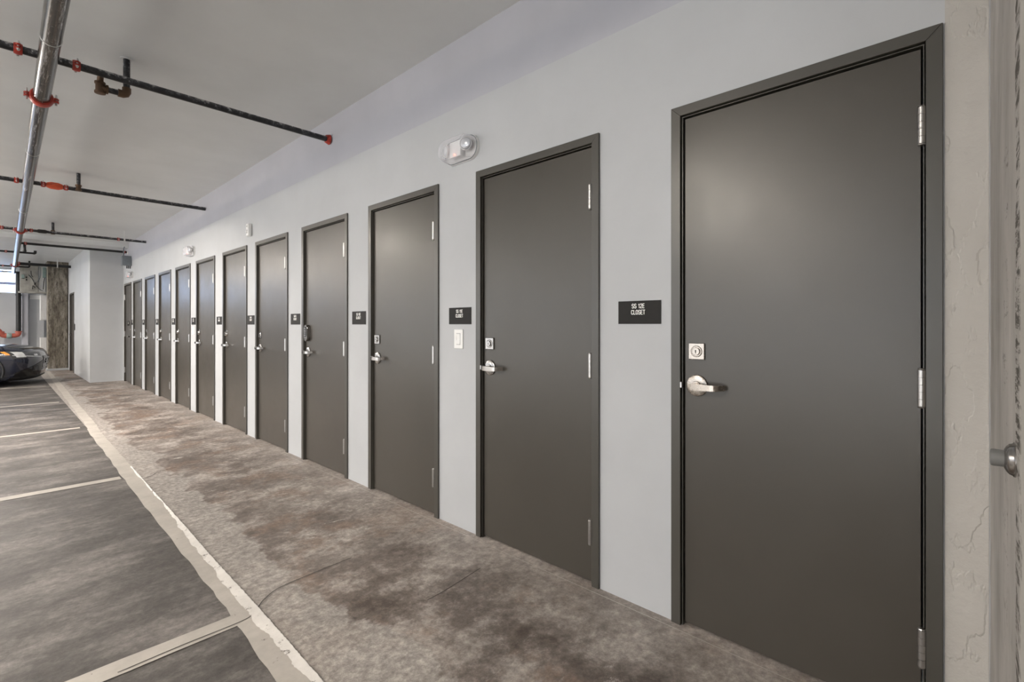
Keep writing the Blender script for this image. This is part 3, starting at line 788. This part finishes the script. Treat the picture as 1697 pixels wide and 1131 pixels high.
bm = B(); tube(bm, [(P(1.63)[0], 0, .02), (P(1.63)[0], 0, CZ-PZ)], .004, 8); lathe(bm, [(-.012, .026), (.012, .026)], P(1.63), (1, 0, 0), 16); finish(bm, 'pipe_hanger', M['enclosure'], b3, True, 40)
bm = B(); lathe(bm, [(-.06, .024), (-.04, .032), (.04, .032), (.06, .024)], P(.53), (1, 0, 0), 16); finish(bm, 'valve_body', M['blackpipe'], b3, True, 40)
b4, P = branch(13.33, 1.945, .0235, 'fourth black branch pipe ending at the grey box in the corner', left=False, cps=((.385, G_), (1.90, G_)), m=M['blackpipe'])
bm = B(); lathe(bm, [(0, .045), (.02, .045), (.03, .024)], P(1.972), (-1, 0, 0), 18); finish(bm, 'wall_plate', M['white'], b4, True, 40)
bm = B(); tube(bm, [P(.375), (P(.375)[0], 0, -.14)], .021, 12); lathe(bm, [(0, .028), (.03, .028), (.035, .012)], (P(.375)[0], 0, -.13), (0, 0, -1), 14); finish(bm, 'drop_pipe', M['blackpipe'], b4, True, 40)
b5, P = branch(15.05, .57, .021, 'short thin branch pipe with an upturned end behind the fourth pipe', cps=((.14, G_),), m=M['blackpipe'])
bm = B(); tube(bm, [P(.555), P(.575), (P(.59)[0], 0, .012), (P(.59)[0], 0, .06)], .026, 12); finish(bm, 'elbow', M['blackpipe'], b5, True, 50)
b6, P = branch(17.8, 1.39, .036, 'thick black branch pipe crossing in front of the concrete column', left=False, cps=((.39, G_),), m=M['blackpipe'])
bm = B(); box(bm, P(1.12)[0]-.012, P(1.12)[0]+.012, -.045, -.040, -.045, CZ-PZ, .001); box(bm, P(1.12)[0]-.012, P(1.12)[0]+.012, -.045, .045, -.045, -.040, .001); finish(bm, 'pipe_hanger', M['steel'], b6)
b7, P = branch(18.75, .60, .021, 'thin branch pipe with an upturned end in front of the equipment board', cps=((.12, G_),), m=M['blackpipe'])
bm = B(); tube(bm, [P(.585), P(.605), (P(.62)[0], 0, .02), (P(.62)[0], 0, CZ-PZ-.002)], .020, 12); finish(bm, 'riser_pipe', M['blackpipe'], b7, True, 50)
b8, P = branch(20.45, .50, .018, 'farthest thin branch pipe crossing the bright window', cps=((.12, M['greybox']),), m=M['blackpipe'], z=MZ)

# black riser with red valve body at the back
r = empty('standpipe', (.455, 20.75, .95)); tag(r, 'vertical black standpipe with red elbows above the car', 'pipe')
bm = B(); tube(bm, [(0, 0, .08), (0, 0, 1.92)], .058, 18); lathe(bm, [(0, .07), (.04, .07)], (0, 0, 1.2), (0, 0, 1), 18); finish(bm, 'riser_pipe', M['blackpipe'], r, True, 40)
bm = B(); tube(bm, [(0, 0, .12), (0, 0, .06), (-.02, 0, .02), (-.07, 0, -.0), (-.15, 0, -.005)], .066, 18); lathe(bm, [(0, .08), (.03, .08)], (0, 0, .10), (0, 0, 1), 18); finish(bm, 'red_elbow', M['redpipe'], r, True, 40)
bm = B(); lathe(bm, [(0, .075), (.02, .085), (.09, .085), (.11, .075)], (-.14, 0, -.005), (-1, 0, 0), 18); finish(bm, 'grey_coupling', M['greenbox'], r, True, 40)
bm = B(); tube(bm, [(-.24, 0, -.005), (-.31, 0, .01), (-.37, 0, .05), (-.41, 0, .13), (-.46, 0, .19), (-.56, 0, .20)], .075, 18); lathe(bm, [(-.02, .10), (.02, .10)], (-.37, 0, .06), (-.6, 0, .8), 18); lathe(bm, [(0, .06), (.09, .05), (.11, .02)], (-.44, 0, .20), (0, 0, 1), 14); finish(bm, 'red_valve', M['redpipe'], r, True, 40)
bm = B(); tube(bm, [(-.56, 0, .20), (-.60, 0, .17), (-.60, 0, -.95)], .075, 18); finish(bm, 'red_pipe', M['redpipe'], r, True, 40)

# ------------------------------------------------------------------ equipment board and cabinets at the back
r = empty('equipment_board', (.45, 19.35, 2.185)); tag(r, 'grey equipment board with meters and cables hung under the ceiling', 'equipment board')
bm = B(); box(bm, 0, .37, 0, .12, .03, .80, .004); finish(bm, 'back_board', M['panel'], r)
bm = B(); box(bm, .375, .52, .03, .12, .03, .80, .004); finish(bm, 'white_panel', M['enclosure'], r)
bm = B(); box(bm, -.03, .54, -.10, .14, -.015, .03, .005); finish(bm, 'shelf_ledge', M['panel'], r)
bm = B(); box(bm, .03, .095, -.025, 0, .40, .50, .004); k = finish(bm, 'meter', M['greenbox'], r)
bm = B(); box(bm, .035, .09, -.028, -.024, .385, .40); finish(bm, 'meter_display', M['black'], k)
for z in (.43, .36):
    bm = B(); box(bm, .115, .145, -.02, 0, z-.022, z+.022, .002); finish(bm, 'breaker', M['black'], r)
bm = B()
for x in (.12, .20): box(bm, x, x+.003, -.002, .001, .05, .78)
finish(bm, 'board_seam', M['greybox'], r)
bm = B(); box(bm, .46, .53, -.05, .03, .44, .74, .004); finish(bm, 'green_box', M['greenbox'], r)
for pts, rr in (([(.17, -.02, .50), (.24, -.04, .40), (.30, -.05, .25), (.36, -.05, .15), (.42, -.04, .08), (.47, -.02, .06)], .007),
                ([(.20, -.02, .48), (.27, -.04, .36), (.33, -.04, .30), (.40, -.04, .42), (.42, -.03, .58), (.40, -.02, .76)], .006),
                ([(.22, -.02, .62), (.23, -.03, .50), (.26, -.03, .44)], .008),
                ([(.38, -.02, .78), (.37, -.03, .60), (.38, -.03, .40), (.375, -.02, .30)], .006),
                ([(.50, -.06, .44), (.48, -.05, .30), (.47, -.04, .10)], .010),
                ([(.30, -.02, .14), (.26, -.03, .20), (.25, -.02, .10)], .008)):
    bm = B(); tube(bm, smooth_path(pts, 5), rr, 8); finish(bm, 'cable', M['black'] if rr != .006 else M['greybox'], r, True)
bm = B(); box(bm, .285, .32, -.035, 0, .22, .29, .003); finish(bm, 'control_box', M['black'], r)
bm = B()
box(bm, .36, .52, .05, .08, .80, .845); finish(bm, 'hanging_bracket', M['steel'], r)
bm = B(); box(bm, .02, .05, .05, .08, .80, .845); finish(bm, 'hanging_bracket', M['steel'], r)
r = empty('wall_cabinet', (.86, 19.35, 1.40)); tag(r, 'upper white metal cabinet left of the concrete column', 'cabinet')
bm = B(); box(bm, 0, .16, 0, .30, 0, .73, .004); finish(bm, 'cabinet_body', M['enclosure'], r)
bm = B(); box(bm, .004, .156, -.012, -.001, .01, .72, .003); d_ = finish(bm, 'cabinet_door', M['enclosure'], r)
bm = B(); box(bm, .01, .018, -.020, -.012, .30, .38, .002); finish(bm, 'latch', M['steel'], d_)
r = empty('floor_cabinet', (.86, 19.35, .0)); tag(r, 'lower white metal cabinet behind the nose of the car', 'cabinet')
bm = B(); box(bm, 0, .16, 0, .30, 0, .90, .004); finish(bm, 'cabinet_body', M['enclosure'], r)
bm = B(); box(bm, .004, .156, -.012, -.001, .05, .88, .003); d_ = finish(bm, 'cabinet_door', M['enclosure'], r)
bm = B(); box(bm, .01, .018, -.020, -.012, .50, .58, .002); finish(bm, 'latch', M['steel'], d_)
r = empty('notice_plate', (.70, 20.985, 2.06)); tag(r, 'blank white plate on the pilaster under the equipment board', 'plate')
bm = B(); box(bm, 0, .25, 0, .012, 0, .13, .002); finish(bm, 'plate_face', M['white'], r)

# ------------------------------------------------------------------ small sign by the far door
sg = empty('wall_plate', (JX, 16.86, 1.22)); tag(sg, 'small dark plate beside the door in the projecting wall', 'sign')
bm = B(); box(bm, -.01, 0, -.05, .05, -.09, .07, .002); finish(bm, 'dark_plate', M['sign'], sg)
bm = B(); box(bm, -.012, 0, -.04, .04, .10, .17, .002); finish(bm, 'white_plate', M['enclosure'], sg)

# ------------------------------------------------------------------ dark car
car = empty('car', (.775, 14.95, 0), math.radians(-9)); tag(car, 'dark navy car parked nose-out in the far bay', 'car')
CL = 4.5
# levels: z, front setback, rear setback, half width, front rounding length, exponent
LV = [(.115, .16, .25, .80, .50, 2.4), (.17, .07, .16, .86, .52, 2.5), (.30, .03, .08, .885, .50, 2.5), (.42, .015, .04, .90, .50, 2.6), (.54, .0, .02, .905, .50, 2.6),
      (.62, .015, .02, .905, .52, 2.5), (.68, .035, .04, .90, .54, 2.4), (.735, .08, .06, .885, .58, 2.3), (.775, .17, .10, .85, .60, 2.2), (.81, .32, .2, .79, .62, 2.2), (.85, .55, .35, .72, .60, 2.2), (.885, .85, .5, .66, .5, 2.2), (.91, 1.2, .6, .62, .4, 2.2)]
def ringpt(lv, a):
    z, fs, rs, hw, rl, p = lv
    q = a % (2*PI)
    ca, sa = math.cos(q), math.sin(q)
    yy = math.copysign(abs(sa)**(2/p), sa)*hw
    if ca >= 0: xx = -fs-rl*(1-abs(ca)**(2/p))
    else: xx = -CL+rs+rl*.8*(1-abs(ca)**(2/p))
    return Vector((xx, yy, z))
def lerp_lv(t):
    i = min(int(t), len(LV)-2); f = t-i
    return tuple(LV[i][k]*(1-f)+LV[i+1][k]*f for k in range(6))
NA = 72; bm = B(); rings = []
NT = (len(LV)-1)*2
for j in range(NT+1):
    lv = lerp_lv(j/2); rings.append([bm.verts.new(ringpt(lv, 2*PI*k/NA)) for k in range(NA)])
for a, b_ in zip(rings, rings[1:]):
    for k in range(NA): bm.faces.new((a[k], a[(k+1) % NA], b_[(k+1) % NA], b_[k]))
bm.faces.new(rings[0][::-1]); bm.faces.new(rings[-1])
finish(bm, 'body', M['navy'], car, True, 60)
def patch(name, z0, z1, a0, a1, m, off=.006, par=None, nz=5, na=14, taper=None):
    """patch lying on the body between heights and plan angles; thick shell"""
    bm = B(); zs = [l[0] for l in LV]
    def t_of(z):
        for i in range(len(zs)-1):
            if zs[i] <= z <= zs[i+1]: return i+(z-zs[i])/(zs[i+1]-zs[i])
        return len(zs)-1.001
    g = []
    for i in range(na+1):
        u = i/na; a = math.radians(a0+(a1-a0)*u); row = []
        za, zb = (z0, z1) if taper is None else taper(u, z0, z1)
        for j in range(nz+1):
            z = za+(zb-za)*j/nz; p = ringpt(lerp_lv(t_of(z)), a); n_ = Vector((math.cos(a), math.sin(a), .1)).normalized()
            row.append((bm.verts.new(p+n_*off), bm.verts.new(p-n_*.02)))
        g.append(row)
    for i in range(na):
        for j in range(nz):
            bm.faces.new([g[i][j][0], g[i+1][j][0], g[i+1][j+1][0], g[i][j+1][0]])
    for i in range(na):
        for j in (0, nz): bm.faces.new([g[i][j][0], g[i][j][1], g[i+1][j][1], g[i+1][j][0]])
    for j in range(nz):
        for i in (0, na): bm.faces.new([g[i][j][0], g[i][j+1][0], g[i][j+1][1], g[i][j][1]])
    return finish(bm, name, m, par or car, True, 50)
for s in (-1, 1):
    tp = lambda u, a, b_: (a+.055*(1-u)+.02*u, b_-.045*(1-u))
    hl = patch('headlight', .55, .735, s*26, s*83, M['lensdark'], .006, taper=tp); hl['label'] = 'swept headlight'
    patch('headlight_lens', .60, .715, s*60, s*76, M['lens'], .010, hl, taper=lambda u, a, b_: (a, b_-.01*(1-u)))
    patch('headlight_lens', .585, .60, s*28, s*80, M['lens'], .010, hl, 2, taper=lambda u, a, b_: (a+.05*u, b_+.045*u))
    patch('headlight_lens', .62, .655, s*34, s*42, M['lens'], .010, hl)
    patch('side_marker', .64, .72, s*82, s*87.5, M['amber'], .008, hl, taper=lambda u, a, b_: (a+.01, b_))['label'] = 'amber side marker'
    patch('air_intake', .19, .53, s*19, s*76, M['gloss'], .006, taper=lambda u, a, b_: (a, b_-.02-.22*u))
    f_ = patch('fog_lamp_bezel', .30, .40, s*34, s*46, M['black'], .014)
    patch('fog_lamp', .32, .38, s*37, s*43, M['lensdark'], .018, f_)
patch('grille', .30, .60, -18, 18, M['gloss'], .008)
for z in (.36, .42, .48, .54): patch('grille_bar', z, z+.012, -16, 16, M['alloy'], .016, nz=1)
patch('front_lip', .12, .19, -80, 80, M['black'], .012, na=30)
patch('number_plate', .44, .53, -8, 8, M['gloss'], .020)
# greenhouse
GL = [(.86, 1.05, .45, .70), (.95, 1.30, .50, .73), (1.10, 1.58, .62, .69), (1.25, 1.86, .78, .64), (1.34, 2.06, .95, .60)]
bm = B(); rg = []
for z, f_, r_, h_ in GL:
    rg.append([bm.verts.new((p[0], p[1], z)) for p in [(((-f_-CL+r_)/2)+q[0], q[1]) for q in stadium(CL-f_-r_, 2*h_, .35, 7)]])
for a, b_ in zip(rg, rg[1:]):
    n = len(a)
    for k in range(n): bm.faces.new((a[k], a[(k+1) % n], b_[(k+1) % n], b_[k]))
bm.faces.new(rg[-1]); finish(bm, 'cabin_glass', M['gloss'], car, True, 60)
bm = B(); rg = []
for z, f_, r_, h_ in [(1.335, 2.04, .93, .61), (1.38, 2.15, 1.05, .57), (1.41, 2.4, 1.3, .45)]:
    rg.append([bm.verts.new((p[0], p[1], z)) for p in [(((-f_-CL+r_)/2)+q[0], q[1]) for q in stadium(CL-f_-r_, 2*h_, .33, 7)]])
for a, b_ in zip(rg, rg[1:]):
    n = len(a)
    for k in range(n): bm.faces.new((a[k], a[(k+1) % n], b_[(k+1) % n], b_[k]))
bm.faces.new(rg[-1]); bm.faces.new(rg[0][::-1]); finish(bm, 'roof', M['navy'], car, True, 60)
for x in (-.92, -3.60):
    for s in (-1, 1):
        bm = B(); lathe(bm, [(-.10, .20), (-.10, .30), (-.08, .325), (.08, .325), (.10, .30), (.10, .22), (.085, .21)], (x, s*.82, .325), (0, s, 0), 36); wh = finish(bm, 'wheel', M['tyre'], car, True, 40)
        bm = B(); lathe(bm, [(.05, .21), (.088, .21), (.088, .19), (.06, .17), (.06, .02)], (x, s*.82, .325), (0, s, 0), 30)
        for k in range(5):
            a = 2*PI*k/5; tube(bm, [(x+.03*math.cos(a), s*.90, .325+.03*math.sin(a)), (x+.19*math.cos(a), s*.905, .325+.19*math.sin(a))], .016, 8)
        finish(bm, 'wheel_rim', M['alloy'], wh, True, 40)
    # wheel arches
    for s in (-1, 1):
        bm = B(); pts = [(x+.375*math.cos(math.radians(a)), s*.902, .325+.375*math.sin(math.radians(a))) for a in range(-20, 201, 10)]
        tube(bm, pts, .02, 8); finish(bm, 'wheel_arch', M['black'], car, True, 50)
for s in (-1, 1):
    bm = B(); box(bm, -1.62, -1.48, s*.86-.09, s*.86+.09, .90, 1.00, .03, 2); finish(bm, 'wing_mirror', M['navy'], car, True, 40)

# ------------------------------------------------------------------ ceiling lamps (the room's own light)
lamp_data = None
for i, (x, y) in enumerate(((-2.3, 2.3), (-1.1, 7.9), (-1.6, 13.0), (-2.2, 18.0), (-5.8, 2.2), (-5.8, 7.9), (-5.8, 13.0), (-5.8, 18.0), (-.9, -2.2))):
    near = ('nearest the camera', 'near the second sprinkler branch', 'near the fourth sprinkler branch', 'by the back wall')
    lab = 'rectangular ceiling light in the inner row, '+near[i] if i < 4 else ('rectangular ceiling light in the outer row, '+near[i-4] if i < 8 else 'rectangular ceiling light behind the viewer')
    r = empty('ceiling_lamp', (x, y, CZ-.10)); tag(r, lab, 'ceiling lamp', 'ceiling lamps out over the bays')
    bm = B(); box(bm, -.14, .14, -.34, .34, .04, .10, .006); finish(bm, 'lamp_housing', M['enclosure'], r)
    bm = B(); box(bm, -.12, .12, -.32, .32, 0, .04, .012, 2); finish(bm, 'lamp_diffuser', M['lampwarm'], r, True, 40)
    ld = bpy.data.lights.new('lamp_light', 'AREA'); ld.shape = 'RECTANGLE'; ld.size = .22; ld.size_y = .32
    ld.energy = (55, 130)[i] if i < 2 else 60; ld.color = (1, .90, .80)
    lo = bpy.data.objects.new('lamp_light', ld); COL.objects.link(lo); lo.parent = r; lo.location = (0, 0, -.01)
